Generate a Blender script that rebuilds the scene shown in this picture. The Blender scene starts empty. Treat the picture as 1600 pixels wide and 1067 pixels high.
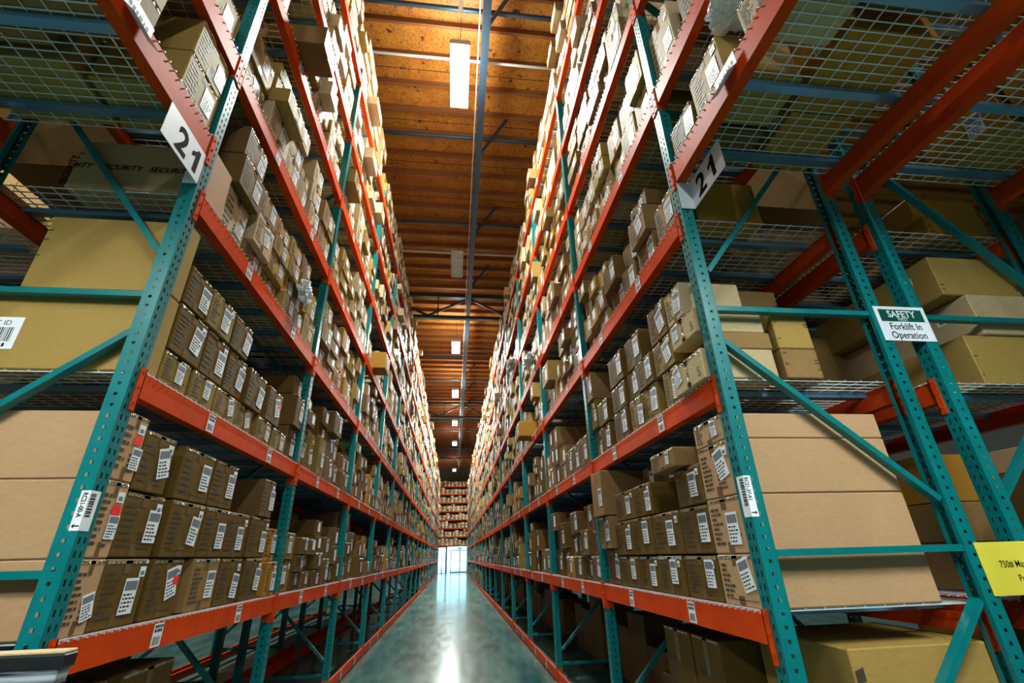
import bpy, math, random
from mathutils import Vector, Matrix
C = bpy.context.scene
COL = C.collection
R = math.radians
PI = math.pi

# ------------------------------------------------------------------ camera
cam = bpy.data.objects.new('camera', bpy.data.cameras.new('camera'))
COL.objects.link(cam)
yaw, pitch, roll = 0.127411, 0.435250, -0.028458
_f = Vector((math.sin(yaw)*math.cos(pitch), math.cos(yaw)*math.cos(pitch), math.sin(pitch)))
_r = Vector((math.cos(yaw), -math.sin(yaw), 0.0)); _u = _r.cross(_f)
_c, _s = math.cos(roll), math.sin(roll)
_r2 = _c*_r + _s*_u; _u2 = -_s*_r + _c*_u
CAMZ = 1.5
M = Matrix((_r2, _u2, -_f)).transposed().to_4x4(); M.translation = Vector((0, 0, CAMZ))
cam.matrix_world = M
FPX = 719.117
cam.data.sensor_width = 36.0; cam.data.lens = FPX/1600*36.0
cam.data.clip_start = 0.05; cam.data.clip_end = 300
C.camera = cam

# ------------------------------------------------------------------ world and exposure
C.view_settings.view_transform = 'Standard'; C.view_settings.look = 'None'
C.view_settings.gamma = 1.0; C.view_settings.exposure = 0.0
C.view_settings.use_curve_mapping = False
world = bpy.data.worlds.new('outdoors'); C.world = world; world.use_nodes = True
wb = world.node_tree.nodes['Background']
wb.inputs[0].default_value = (0.36, 0.82, 1.0, 1); wb.inputs[1].default_value = 5.0
LAMP_W = 700.0      # each fluorescent fixture
UP_W = 42.0         # upward light added above the closed housing to brighten the roof

# ------------------------------------------------------------------ measures
XA = {'L': -1.492, 'R': 1.370}      # aisle faces of the racks
SG = {'L': -1, 'R': 1}
Y0 = {'L': 2.174, 'R': 2.131}
P = 2.4687; PW = 0.08; BL = P - PW
FD = 1.12; ROW2 = 1.33              # frame depth, start of the back-to-back row
NB = 12; NB2 = 8; GAP = 1.0
LV = [0.14 + 1.1*i for i in range(8)]
BH = 0.12
PT = 8.05                            # top of posts
BR = [3.81, 4.55, 5.64, 6.74, 7.84]  # levels bridging the cross aisle
CZ = 10.5                            # roof deck
def X(s, d): return XA[s] + SG[s]*d
def bayY(s, i):                      # near side of the post before bay i
    y = Y0[s] + i*P
    if i >= NB: y += GAP
    return y
ORD = ['zeroth', 'first', 'second', 'third', 'fourth', 'fifth', 'sixth', 'seventh', 'eighth', 'ninth', 'tenth', 'eleventh', 'twelfth', 'thirteenth', 'fourteenth', 'fifteenth', 'sixteenth', 'seventeenth', 'eighteenth', 'nineteenth', 'twentieth', 'twenty-first', 'twenty-second']
SIDE = {'L': 'left', 'R': 'right'}

# ------------------------------------------------------------------ materials
def mat(name, col, rough=0.5, metal=0.0, noise=None, bump=0.0, spec=0.5, trans=0.0, emit=None, est=0.0, coat=0.0):
    m = bpy.data.materials.new(name); m.use_nodes = True
    nt = m.node_tree; b = nt.nodes['Principled BSDF']
    b.inputs['Base Color'].default_value = (*col, 1); b.inputs['Roughness'].default_value = rough
    b.inputs['Metallic'].default_value = metal; b.inputs['Specular IOR Level'].default_value = spec
    b.inputs['Coat Weight'].default_value = coat
    if emit:
        b.inputs['Emission Color'].default_value = (*emit, 1); b.inputs['Emission Strength'].default_value = est
    if noise:
        sc, amt, stretch = noise
        tc = nt.nodes.new('ShaderNodeTexCoord'); mp = nt.nodes.new('ShaderNodeMapping')
        mp.inputs['Scale'].default_value = stretch
        n = nt.nodes.new('ShaderNodeTexNoise'); n.inputs['Scale'].default_value = sc; n.inputs['Detail'].default_value = 5
        r = nt.nodes.new('ShaderNodeMapRange'); r.inputs[3].default_value = 1-amt; r.inputs[4].default_value = 1+amt
        r.inputs[1].default_value = 0.25; r.inputs[2].default_value = 0.75
        mx = nt.nodes.new('ShaderNodeMix'); mx.data_type = 'RGBA'; mx.blend_type = 'MULTIPLY'; mx.inputs[0].default_value = 1
        mx.inputs[6].default_value = (*col, 1)
        nt.links.new(tc.outputs['Object'], mp.inputs[0]); nt.links.new(mp.outputs[0], n.inputs['Vector'])
        nt.links.new(n.outputs[0], r.inputs[0]); nt.links.new(r.outputs[0], mx.inputs[7])
        nt.links.new(mx.outputs[2], b.inputs['Base Color'])
        if bump:
            bp = nt.nodes.new('ShaderNodeBump'); bp.inputs['Strength'].default_value = bump; bp.inputs['Distance'].default_value = 0.01
            nt.links.new(n.outputs[0], bp.inputs['Height']); nt.links.new(bp.outputs[0], b.inputs['Normal'])
    return m
KR = [mat('kraft_tan', (0.25, 0.142, 0.055), 0.6, noise=(34, 0.09, (1, 1, 2.5)), bump=0.03),
      mat('kraft_olive', (0.34, 0.210, 0.058), 0.6, noise=(34, 0.09, (1, 1, 2.5)), bump=0.03),
      mat('kraft_brown', (0.15, 0.080, 0.028), 0.6, noise=(34, 0.09, (1, 1, 2.5)), bump=0.03),
      mat('kraft_pink_lit', (0.45, 0.262, 0.140), 0.62, noise=(30, 0.07, (1, 1, 2.5)), bump=0.03),  # pale pinkish base stands in for light on the end cartons
      mat('kraft_amber', (0.36, 0.165, 0.022), 0.55, noise=(34, 0.09, (1, 1, 2.5)), bump=0.03),
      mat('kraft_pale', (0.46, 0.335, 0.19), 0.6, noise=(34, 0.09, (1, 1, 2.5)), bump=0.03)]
KR.append(mat('kraft_shaded', (0.118, 0.064, 0.013), 0.6, noise=(34, 0.09, (1, 1, 2.5)), bump=0.03))  # darker base puts the dimness of the lower shelves into the colour
KR.append(mat('kraft_mustard', (0.22, 0.140, 0.030), 0.55, noise=(34, 0.09, (1, 1, 2.5)), bump=0.03))
for k_ in KR: k_.node_tree.nodes['Principled BSDF'].inputs['Specular IOR Level'].default_value = 0.12
KNAME = ['tan', 'olive', 'brown', 'pinkish tan', 'amber', 'pale', 'dark brown', 'mustard']
INK = mat('print_ink', (0.055, 0.033, 0.017), 0.6)
INKB = mat('black_ink', (0.010, 0.010, 0.010), 0.9, spec=0.1)
TAPE = mat('packing_tape', (0.16, 0.095, 0.042), 0.16, spec=0.7)
WRAP = mat('clear_tape_edge', (0.22, 0.16, 0.09), 0.12, spec=0.9)
PAPER = mat('label_paper', (0.80, 0.81, 0.86), 0.45)
BAR = mat('barcode_grey', (0.16, 0.17, 0.21), 0.5)
REDS = mat('red_sticker', (0.90, 0.02, 0.02), 0.5)
TEAL = mat('teal_paint', (0.0, 0.150, 0.160), 0.33, noise=(14, 0.14, (1, 1, 0.5)), spec=0.5)
ORANGE = mat('orange_paint', (0.56, 0.050, 0.006), 0.50, noise=(6, 0.18, (1, 1, 1)), spec=0.05)
GALV = mat('galvanised_wire', (0.72, 0.78, 0.82), 0.35, 0.35)
CHAN = mat('galvanised_channel', (0.20, 0.42, 0.66), 0.28, 0.75)  # blue base paints in the daylight glints on plain galvanised steel
DARK = mat('dark_steel', (0.02, 0.022, 0.025), 0.4, 0.4)
NAVY = mat('blue_grey_steel', (0.045, 0.085, 0.13), 0.38, 0.3)
WHITE = mat('white_paint', (0.80, 0.82, 0.82), 0.4)
WHITEG = mat('sign_white', (0.74, 0.77, 0.86), 0.4)
GREENS = mat('sign_green', (0.0, 0.07, 0.045), 0.4)
def _wrapify(m):
    nt = m.node_tree; b = nt.nodes['Principled BSDF']; b.inputs['Coat Weight'].default_value = 1.0; b.inputs['Coat Roughness'].default_value = 0.06
    tc = nt.nodes.new('ShaderNodeTexCoord'); n = nt.nodes.new('ShaderNodeTexNoise'); n.inputs['Scale'].default_value = 38
    nt.links.new(tc.outputs['Object'], n.inputs['Vector']); bp = nt.nodes.new('ShaderNodeBump'); bp.inputs['Strength'].default_value = 1.0; bp.inputs['Distance'].default_value = 0.02
    nt.links.new(n.outputs[0], bp.inputs['Height']); nt.links.new(bp.outputs[0], b.inputs['Normal']); nt.links.new(bp.outputs[0], b.inputs['Coat Normal'])
_wrapify(WRAP)
YELLOW = mat('sign_yellow', (0.72, 0.60, 0.06), 0.4, noise=(4, 0.10, (1, 1, 1)))
BLACK = mat('black_plastic', (0.01, 0.01, 0.012), 0.4)
FRAMEM = mat('door_aluminium', (0.05, 0.16, 0.24), 0.35, 0.4)
EXITG = mat('exit_green', (0.0, 0.25, 0.12), 0.4, emit=(0.0, 0.5, 0.25), est=0.6)
LOUV = mat('louver_metal', (0.62, 0.68, 0.66), 0.3, 0.5)
TUBE = mat('lit_tube', (1, 1, 1), 0.4, emit=(0.80, 1.0, 0.97), est=60)
TUBEOFF = mat('unlit_tube', (0.75, 0.82, 0.78), 0.3)
WALLM = mat('wall_paint', (0.10, 0.105, 0.10), 0.7, noise=(1.2, 0.08, (1, 1, 1)))
JOIST = mat('joist_timber', (0.27, 0.095, 0.028), 0.65, noise=(3, 0.25, (0.2, 6, 6)))
CRATE = mat('pallet_board_timber', (0.45, 0.33, 0.2), 0.7, noise=(3, 0.2, (1, 8, 8)))
OUTG = mat('outdoor_concrete', (0.6, 0.6, 0.58), 0.8)

def osb_mat():
    m = bpy.data.materials.new('osb_deck'); m.use_nodes = True; nt = m.node_tree; b = nt.nodes['Principled BSDF']
    tc = nt.nodes.new('ShaderNodeTexCoord')
    v = nt.nodes.new('ShaderNodeTexVoronoi'); v.inputs['Scale'].default_value = 30
    n = nt.nodes.new('ShaderNodeTexNoise'); n.inputs['Scale'].default_value = 2.2; n.inputs['Detail'].default_value = 8; n.inputs['Roughness'].default_value = 0.7
    n2 = nt.nodes.new('ShaderNodeTexNoise'); n2.inputs['Scale'].default_value = 6.5; n2.inputs['Detail'].default_value = 3
    for q in (v, n, n2): nt.links.new(tc.outputs['Object'], q.inputs['Vector'])
    cr = nt.nodes.new('ShaderNodeValToRGB'); e = cr.color_ramp.elements
    e[0].position = 0.28; e[0].color = (0.36, 0.115, 0.012, 1); e[1].position = 0.75; e[1].color = (0.60, 0.245, 0.032, 1)
    nt.links.new(n.outputs[0], cr.inputs[0])
    mx = nt.nodes.new('ShaderNodeMix'); mx.data_type = 'RGBA'; mx.blend_type = 'MULTIPLY'; mx.inputs[0].default_value = 0.55
    nt.links.new(cr.outputs[0], mx.inputs[6]); nt.links.new(v.outputs['Color'], mx.inputs[7])
    hs = nt.nodes.new('ShaderNodeHueSaturation'); hs.inputs['Saturation'].default_value = 0.0; hs.inputs['Value'].default_value = 1.6
    nt.links.new(v.outputs['Color'], hs.inputs['Color']); nt.links.new(hs.outputs[0], mx.inputs[7])
    kn = nt.nodes.new('ShaderNodeValToRGB'); k = kn.color_ramp.elements
    k[0].position = 0.27; k[0].color = (0.12, 0.04, 0.01, 1); k[1].position = 0.36; k[1].color = (1, 1, 1, 1)
    nt.links.new(n2.outputs[0], kn.inputs[0])
    m2 = nt.nodes.new('ShaderNodeMix'); m2.data_type = 'RGBA'; m2.blend_type = 'MULTIPLY'; m2.inputs[0].default_value = 1
    nt.links.new(mx.outputs[2], m2.inputs[6]); nt.links.new(kn.outputs[0], m2.inputs[7])
    nt.links.new(m2.outputs[2], b.inputs['Base Color']); b.inputs['Roughness'].default_value = 0.55
    return m
OSB = osb_mat()

def floor_mat():
    m = bpy.data.materials.new('polished_concrete'); m.use_nodes = True; nt = m.node_tree; b = nt.nodes['Principled BSDF']
    tc = nt.nodes.new('ShaderNodeTexCoord'); mp = nt.nodes.new('ShaderNodeMapping'); mp.inputs['Scale'].default_value = (1.6, 0.35, 1)
    n = nt.nodes.new('ShaderNodeTexNoise'); n.inputs['Scale'].default_value = 1.4; n.inputs['Detail'].default_value = 9; n.inputs['Roughness'].default_value = 0.62
    nt.links.new(tc.outputs['Object'], mp.inputs[0]); nt.links.new(mp.outputs[0], n.inputs['Vector'])
    cr = nt.nodes.new('ShaderNodeValToRGB'); e = cr.color_ramp.elements
    e[0].position = 0.36; e[0].color = (0.014, 0.070, 0.074, 1); e[1].position = 0.66; e[1].color = (0.11, 0.215, 0.18, 1)
    nt.links.new(n.outputs[0], cr.inputs[0]); nt.links.new(cr.outputs[0], b.inputs['Base Color'])
    n3 = nt.nodes.new('ShaderNodeTexNoise'); n3.inputs['Scale'].default_value = 5; n3.inputs['Detail'].default_value = 6
    nt.links.new(mp.outputs[0], n3.inputs['Vector'])
    r = nt.nodes.new('ShaderNodeMapRange'); r.inputs[3].default_value = 0.12; r.inputs[4].default_value = 0.28
    nt.links.new(n3.outputs[0], r.inputs[0]); nt.links.new(r.outputs[0], b.inputs['Roughness'])
    b.inputs['Coat Weight'].default_value = 0.12; b.inputs['Coat Roughness'].default_value = 0.07; b.inputs['Specular IOR Level'].default_value = 0.4
    return m
FLOOR = floor_mat()

def glass_mat():
    m = bpy.data.materials.new('door_glass'); m.use_nodes = True; nt = m.node_tree
    for n in list(nt.nodes): nt.nodes.remove(n)
    o = nt.nodes.new('ShaderNodeOutputMaterial'); t = nt.nodes.new('ShaderNodeBsdfTransparent'); g = nt.nodes.new('ShaderNodeBsdfGlossy')
    g.inputs['Roughness'].default_value = 0.02; mx = nt.nodes.new('ShaderNodeMixShader'); fr = nt.nodes.new('ShaderNodeFresnel')
    nt.links.new(fr.outputs[0], mx.inputs[0]); nt.links.new(t.outputs[0], mx.inputs[1]); nt.links.new(g.outputs[0], mx.inputs[2])
    nt.links.new(mx.outputs[0], o.inputs[0]); return m
GLASS = glass_mat()

def wrap_mat():
    m = bpy.data.materials.new('stretch_wrap'); m.use_nodes = True; nt = m.node_tree; b = nt.nodes['Principled BSDF']
    tc = nt.nodes.new('ShaderNodeTexCoord'); mp = nt.nodes.new('ShaderNodeMapping')
    mp.inputs['Rotation'].default_value = (0, R(14), 0); mp.inputs['Scale'].default_value = (0.8, 0.8, 20)
    n = nt.nodes.new('ShaderNodeTexNoise'); n.inputs['Scale'].default_value = 2.0; n.inputs['Detail'].default_value = 4
    nt.links.new(tc.outputs['Object'], mp.inputs[0]); nt.links.new(mp.outputs[0], n.inputs['Vector'])
    cr = nt.nodes.new('ShaderNodeValToRGB'); e = cr.color_ramp.elements
    e[0].position = 0.42; e[0].color = (0.015, 0.014, 0.02, 1); e[1].position = 0.62; e[1].color = (0.42, 0.46, 0.52, 1)
    nt.links.new(n.outputs[0], cr.inputs[0]); nt.links.new(cr.outputs[0], b.inputs['Base Color'])
    b.inputs['Roughness'].default_value = 0.12; b.inputs['Coat Weight'].default_value = 0.8
    bp = nt.nodes.new('ShaderNodeBump'); bp.inputs['Strength'].default_value = 0.6; bp.inputs['Distance'].default_value = 0.01
    nt.links.new(n.outputs[0], bp.inputs['Height']); nt.links.new(bp.outputs[0], b.inputs['Normal'])
    return m
STRETCH = wrap_mat()

# ------------------------------------------------------------------ mesh helpers
class MB:
    def __init__(s): s.v = []; s.f = []; s.m = []
    def add(s, vs, fs, mi=0):
        o = len(s.v); s.v += [tuple(p) for p in vs]
        s.f += [tuple(i+o for i in f) for f in fs]; s.m += [mi]*len(fs); return s
    def quad(s, a, b, c, d, mi=0): return s.add([a, b, c, d], [(0, 1, 2, 3)], mi)
    def box(s, x0, x1, y0, y1, z0, z1, mi=0):
        v = [(x, y, z) for z in (z0, z1) for y in (y0, y1) for x in (x0, x1)]
        return s.add(v, [(0, 2, 3, 1), (4, 5, 7, 6), (0, 1, 5, 4), (2, 6, 7, 3), (0, 4, 6, 2), (1, 3, 7, 5)], mi)
    def cbox(s, x0, x1, y0, y1, z0, z1, c, mi=0):          # chamfered box
        v = []; idx = {}
        for ix, (x, sx) in enumerate(((x0, 1), (x1, -1))):
            for iy, (y, sy) in enumerate(((y0, 1), (y1, -1))):
                for iz, (z, sz) in enumerate(((z0, 1), (z1, -1))):
                    for k in range(3):
                        idx[(ix, iy, iz, k)] = len(v)
                        v.append((x + (sx*c if k != 0 else 0), y + (sy*c if k != 1 else 0), z + (sz*c if k != 2 else 0)))
        I = lambda a, b, d, k: idx[(a, b, d, k)]
        f = []
        for a in (0, 1):
            q = [I(a, 0, 0, 0), I(a, 1, 0, 0), I(a, 1, 1, 0), I(a, 0, 1, 0)]; f.append(q if a else q[::-1])
            q = [I(0, a, 0, 1), I(1, a, 0, 1), I(1, a, 1, 1), I(0, a, 1, 1)]; f.append(q[::-1] if a else q)
            q = [I(0, 0, a, 2), I(1, 0, a, 2), I(1, 1, a, 2), I(0, 1, a, 2)]; f.append(q if a else q[::-1])
        for a in (0, 1):
            for b in (0, 1):
                q = [I(0, a, b, 1), I(1, a, b, 1), I(1, a, b, 2), I(0, a, b, 2)]; f.append(q if a == b else q[::-1])
                q = [I(a, 0, b, 0), I(a, 1, b, 0), I(a, 1, b, 2), I(a, 0, b, 2)]; f.append(q[::-1] if a == b else q)
                q = [I(a, b, 0, 0), I(a, b, 1, 0), I(a, b, 1, 1), I(a, b, 0, 1)]; f.append(q if a == b else q[::-1])
        for a in (0, 1):
            for b in (0, 1):
                for d in (0, 1):
                    q = [I(a, b, d, 0), I(a, b, d, 1), I(a, b, d, 2)]; f.append(q[::-1] if (a+b+d) % 2 else q)
        return s.add(v, f, mi)
    def bar(s, p, q, w, h, mi=0, up=(0, 0, 1)):            # rectangular bar from p to q
        p = Vector(p); q = Vector(q); d = (q-p).normalized(); a = d.cross(Vector(up))
        if a.length < 1e-4: a = d.cross(Vector((0, 1, 0)))
        a.normalize(); b = a.cross(d)
        v = [c + a*i*w/2 + b*j*h/2 for c in (p, q) for i, j in ((-1, -1), (1, -1), (1, 1), (-1, 1))]
        return s.add(v, [(3, 2, 1, 0), (4, 5, 6, 7), (0, 1, 5, 4), (1, 2, 6, 5), (2, 3, 7, 6), (3, 0, 4, 7)], mi)
    def tube(s, pts, r, n=8, mi=0):
        pts = [Vector(p) for p in pts]; rings = []
        for i, p in enumerate(pts):
            d = (pts[min(i+1, len(pts)-1)] - pts[max(i-1, 0)]).normalized()
            a = d.cross(Vector((0.1, 0.2, 1))).normalized(); b = d.cross(a)
            rings.append([p + a*math.cos(2*PI*k/n)*r + b*math.sin(2*PI*k/n)*r for k in range(n)])
        v = [q for g in rings for q in g]; f = []
        for i in range(len(pts)-1):
            for k in range(n): f.append((i*n+k, i*n+(k+1) % n, (i+1)*n+(k+1) % n, (i+1)*n+k))
        f.append(tuple(range(n))[::-1]); f.append(tuple(range((len(pts)-1)*n, len(pts)*n)))
        return s.add(v, f, mi)
    def extrude(s, prof, x0, x1, mi=0):                    # profile (y,z) along local x
        n = len(prof); v = [(x0, y, z) for y, z in prof] + [(x1, y, z) for y, z in prof]
        f = [tuple(range(n)), tuple(range(n, 2*n))[::-1]] + [(k, k+n, (k+1) % n+n, (k+1) % n) for k in range(n)]
        return s.add(v, f, mi)
    def merge(s, o, T=None):
        k = len(s.v); s.v += [tuple(T @ Vector(p)) if T else p for p in o.v]
        s.f += [tuple(i+k for i in f) for f in o.f]; s.m += o.m; return s
    def mesh(s, name, mats):
        me = bpy.data.meshes.new(name); me.from_pydata(s.v, [], s.f)
        for m in mats: me.materials.append(m)
        if len(mats) > 1: me.polygons.foreach_set('material_index', s.m)
        me.update(); return me

def link(name, data, parent=None, loc=(0, 0, 0), rz=0.0):
    o = bpy.data.objects.new(name, data); COL.objects.link(o); o.location = loc; o.rotation_euler = (0, 0, rz)
    if parent: o.parent = parent
    return o
def tag(o, label, cat, group=None, kind=None):
    o['label'] = label; o['category'] = cat
    if group: o['group'] = group
    if kind: o['kind'] = kind
    return o
def thing(name, label, cat, loc=(0, 0, 0), rz=0.0, group=None):
    return tag(link(name, None, None, loc, rz), label, cat, group)
def struct(name, me, parent=None, loc=(0, 0, 0), label=None):
    o = link(name, me, parent, loc)
    if not parent: o['kind'] = 'structure'
    if label: o['label'] = label
    return o
def dup(root, loc, rz, label, group=None):
    r = root.copy(); COL.objects.link(r); r.location = loc; r.rotation_euler = (0, 0, rz); r['label'] = label
    if group: r['group'] = group
    for ch in root.children:
        c = ch.copy(); COL.objects.link(c); c.parent = r
        for g in ch.children:
            k = g.copy(); COL.objects.link(k); k.parent = c
    return r
_tc = {}
def text_mb(s, size, mi=0, sx=1.0, shear=0.0, bold=0.0, align='LEFT'):
    key = (s, size, mi, sx, shear, bold, align)
    if key in _tc: return _tc[key]
    cu = bpy.data.curves.new('lettering', 'FONT'); cu.body = s; cu.size = size; cu.shear = shear; cu.offset = bold
    cu.align_x = align; cu.align_y = 'BOTTOM_BASELINE'; cu.resolution_u = 3
    o = bpy.data.objects.new('lettering', cu); COL.objects.link(o)
    dg = bpy.context.evaluated_depsgraph_get(); me = bpy.data.meshes.new_from_object(o.evaluated_get(dg))
    mb = MB(); mb.v = [(v.co.x*sx, 0.0, v.co.y) for v in me.vertices]         # lies in the xz plane, read from -y
    mb.f = [tuple(p.vertices) for p in me.polygons]; mb.m = [mi]*len(mb.f)
    bpy.data.objects.remove(o); bpy.data.meshes.remove(me); bpy.data.curves.remove(cu)
    _tc[key] = mb; return mb
T = Matrix.Translation
def textwidth(mb): return max(v[0] for v in mb.v) - min(v[0] for v in mb.v)

# ------------------------------------------------------------------ shell of the building
WX = 17.0; YB = -10.0; YF = 53.0
struct('floor', MB().quad((-WX, YB, 0), (WX, YB, 0), (WX, YF, 0), (-WX, YF, 0)).mesh('floor', [FLOOR]), label='polished grey green concrete floor')
struct('wall_left', MB().box(-WX-0.2, -WX, YB, YF, 0, CZ+0.3).mesh('wall_left', [WALLM]))
struct('wall_right', MB().box(WX, WX+0.2, YB, YF, 0, CZ+0.3).mesh('wall_right', [WALLM]))
struct('wall_back', MB().box(-WX, WX, YB-0.2, YB, 0, CZ+0.3).mesh('wall_back', [WALLM]))
DX0, DX1, DZ = -1.75, 1.68, 2.50
wf = MB().box(-WX, DX0, YF, YF+0.2, 0, CZ+0.3).box(DX1, WX, YF, YF+0.2, 0, CZ+0.3).box(DX0, DX1, YF, YF+0.2, DZ, CZ+0.3)
struct('wall_far', wf.mesh('wall_far', [WALLM]))
ceil = struct('ceiling', MB().box(-WX, WX, YB, YF, CZ, CZ+0.1).mesh('ceiling', [OSB]), label='orange brown strand board roof deck')
for k in range(92):
    y = -3.9 + 0.61*k + 0.083
    link('joist', MB().box(-WX, WX, y-0.025, y+0.025, CZ-0.14, CZ).mesh('joist', [JOIST]), ceil)
for k in range(46):            # joints between the boards, every 1.22 m between joists
    y = -3.9 + 1.22*k + 0.083 + 0.36
    link('board_joint', MB().box(-WX, WX, y-0.006, y+0.006, CZ-0.003, CZ).mesh('board_joint', [INKB]), ceil)

# door end
win = struct('window_1', MB().box(DX0+0.06, -0.80, YF+0.09, YF+0.105, 0.05, DZ-0.06).mesh('window_1', [GLASS]))
w = MB()
w.box(DX0, DX0+0.06, YF+0.05, YF+0.15, 0, DZ).box(-0.80, -0.62, YF+0.02, YF+0.17, 0, DZ).box(DX0+0.06, -0.80, YF+0.05, YF+0.15, DZ-0.06, DZ).box(DX0+0.06, -0.80, YF+0.05, YF+0.15, 0, 0.05)
link('window_frame', w.mesh('window_frame', [FRAMEM]), win)
win2 = struct('window_2', MB().box(-0.62, -0.28, YF+0.09, YF+0.105, 0.05, DZ).mesh('window_2', [GLASS]))
dr = struct('door_1', MB().box(-0.20, 0.64, YF+0.09, YF+0.11, 0.16, 2.12).box(0.74, 1.58, YF+0.09, YF+0.11, 0.16, 2.12).mesh('door_1', [GLASS]))
f = MB()
f.box(-0.28, -0.20, YF+0.04, YF+0.16, 0, 2.20).box(0.64, 0.74, YF+0.05, YF+0.15, 0.02, 2.12).box(1.58, DX1, YF+0.04, YF+0.16, 0, 2.20)
f.box(-0.20, 1.58, YF+0.04, YF+0.16, 2.12, 2.20).box(-0.20, 0.64, YF+0.05, YF+0.15, 0.02, 0.16).box(0.74, 1.58, YF+0.05, YF+0.15, 0.02, 0.16)
link('door_frame', f.mesh('door_frame', [FRAMEM]), dr)
h = MB().tube([(0.60, YF+0.04, 0.9), (0.60, YF-0.01, 0.9), (0.60, YF-0.01, 1.25), (0.60, YF+0.04, 1.25)], 0.012)
h.tube([(0.78, YF+0.04, 0.9), (0.78, YF-0.01, 0.9), (0.78, YF-0.01, 1.25), (0.78, YF+0.04, 1.25)], 0.012)
link('door_handle', h.mesh('door_handle', [DARK]), dr)
struct('window_3', MB().box(-0.28, DX1, YF+0.09, YF+0.105, 2.20, DZ).mesh('window_3', [GLASS]))
ex = thing('exit_sign', 'small green sign above the glass double door at the aisle end', 'sign', (0.66, YF, 2.25))
link('housing', MB().cbox(-0.2, 0.2, -0.06, 0.0, 0, 0.16, 0.02).mesh('housing', [EXITG]), ex)
b = MB(); rs = random.Random(5)
for k in range(8):
    z = 1.58 - k*0.2
    b.box(-1.22, -1.08-0.03*rs.random(), YF+0.080, YF+0.086, z-0.13, z)
link('window_lettering', b.mesh('window_lettering', [INKB]), win)
struct('ground_outside', MB().box(-20, 20, YF+0.2, YF+40, -0.1, -0.005).mesh('ground_outside', [OUTG]))

# ------------------------------------------------------------------ roof steel and services
girder = struct('roof_girder', MB().box(-0.07, 0.07, YB, YF, 0, 0.012).box(-0.07, 0.07, YB, YF, 0.10, 0.112).box(-0.012, 0.012, YB, YF, 0.012, 0.10).mesh('roof_girder', [NAVY]), loc=(0.335, 0, 9.75))
for k in range(10):            # kicker braces from the girder up to the roof
    y = 4.9 + k*2.85
    if k in (4, 5): continue
    link('kicker_brace', MB().bar((0.03, y, 0.06), (0.62, y-0.55, 0.62), 0.05, 0.05).mesh('kicker_brace', [NAVY]), girder)
for k, y in enumerate((4.85, 7.55, 10.55, 20.2, 23.4, 31.5, 34.4)):
    struct('roof_strut', MB().tube([(-WX, y, 0), (WX, y, 0)], 0.042, 10).mesh('roof_strut', [NAVY]), loc=(0, 0, 10.1))
for k in range(3):
    y = 14.6 + 12.9*k
    tr = struct('roof_truss', None, loc=(0, y, 0))
    link('top_chord', MB().box(-WX, WX, -0.08, 0.08, 10.02, 10.14).mesh('top_chord', [NAVY]), tr)
    link('bottom_chord', MB().box(-WX, WX, -0.07, 0.07, 9.16, 9.27).mesh('bottom_chord', [NAVY]), tr)
    for j in range(-5, 6):
        x = 0.34 + j*2.9
        link('web_member', MB().bar((x, 0, 10.02), (x-1.45, 0, 9.27), 0.07, 0.07, up=(0, 1, 0)).mesh('web_member', [NAVY]), tr)
        link('web_member', MB().bar((x, 0, 10.02), (x+1.45, 0, 9.27), 0.07, 0.07, up=(0, 1, 0)).mesh('web_member', [NAVY]), tr)
        link('web_member', MB().bar((x-1.1, 0, 10.02), (x-1.1, 0, 9.27), 0.04, 0.04, up=(0, 1, 0)).mesh('web_member', [NAVY]), tr)
for k, y in enumerate((5.72, 11.9)):
    o = link('sprinkler_pipe', MB().tube([(-WX, y, 10.05), (WX, y, 10.05)], 0.026, 10).mesh('sprinkler_pipe', [WHITE]))
    tag(o, ('thin white sprinkler pipe crossing above the brightest ceiling light', 'thin pipe crossing the roof beside the unlit fixture')[k], 'pipe')
o = link('conduit', MB().tube([(0.22, -3, 9.83), (0.22, 45, 9.83)], 0.012, 8).mesh('conduit', [WHITE]))
tag(o, 'thin white conduit running along the blue roof girder', 'pipe')
o = link('wiring_channel', MB().cbox(-0.035, 0.035, -3.0, 0, 0, 0.05, 0.006).mesh('wiring_channel', [WHITE])); o.location = (-0.10, 4.43, 9.27)
tag(o, 'white wiring strip hanging ahead of the nearest ceiling light', 'wiring strip')

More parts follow.
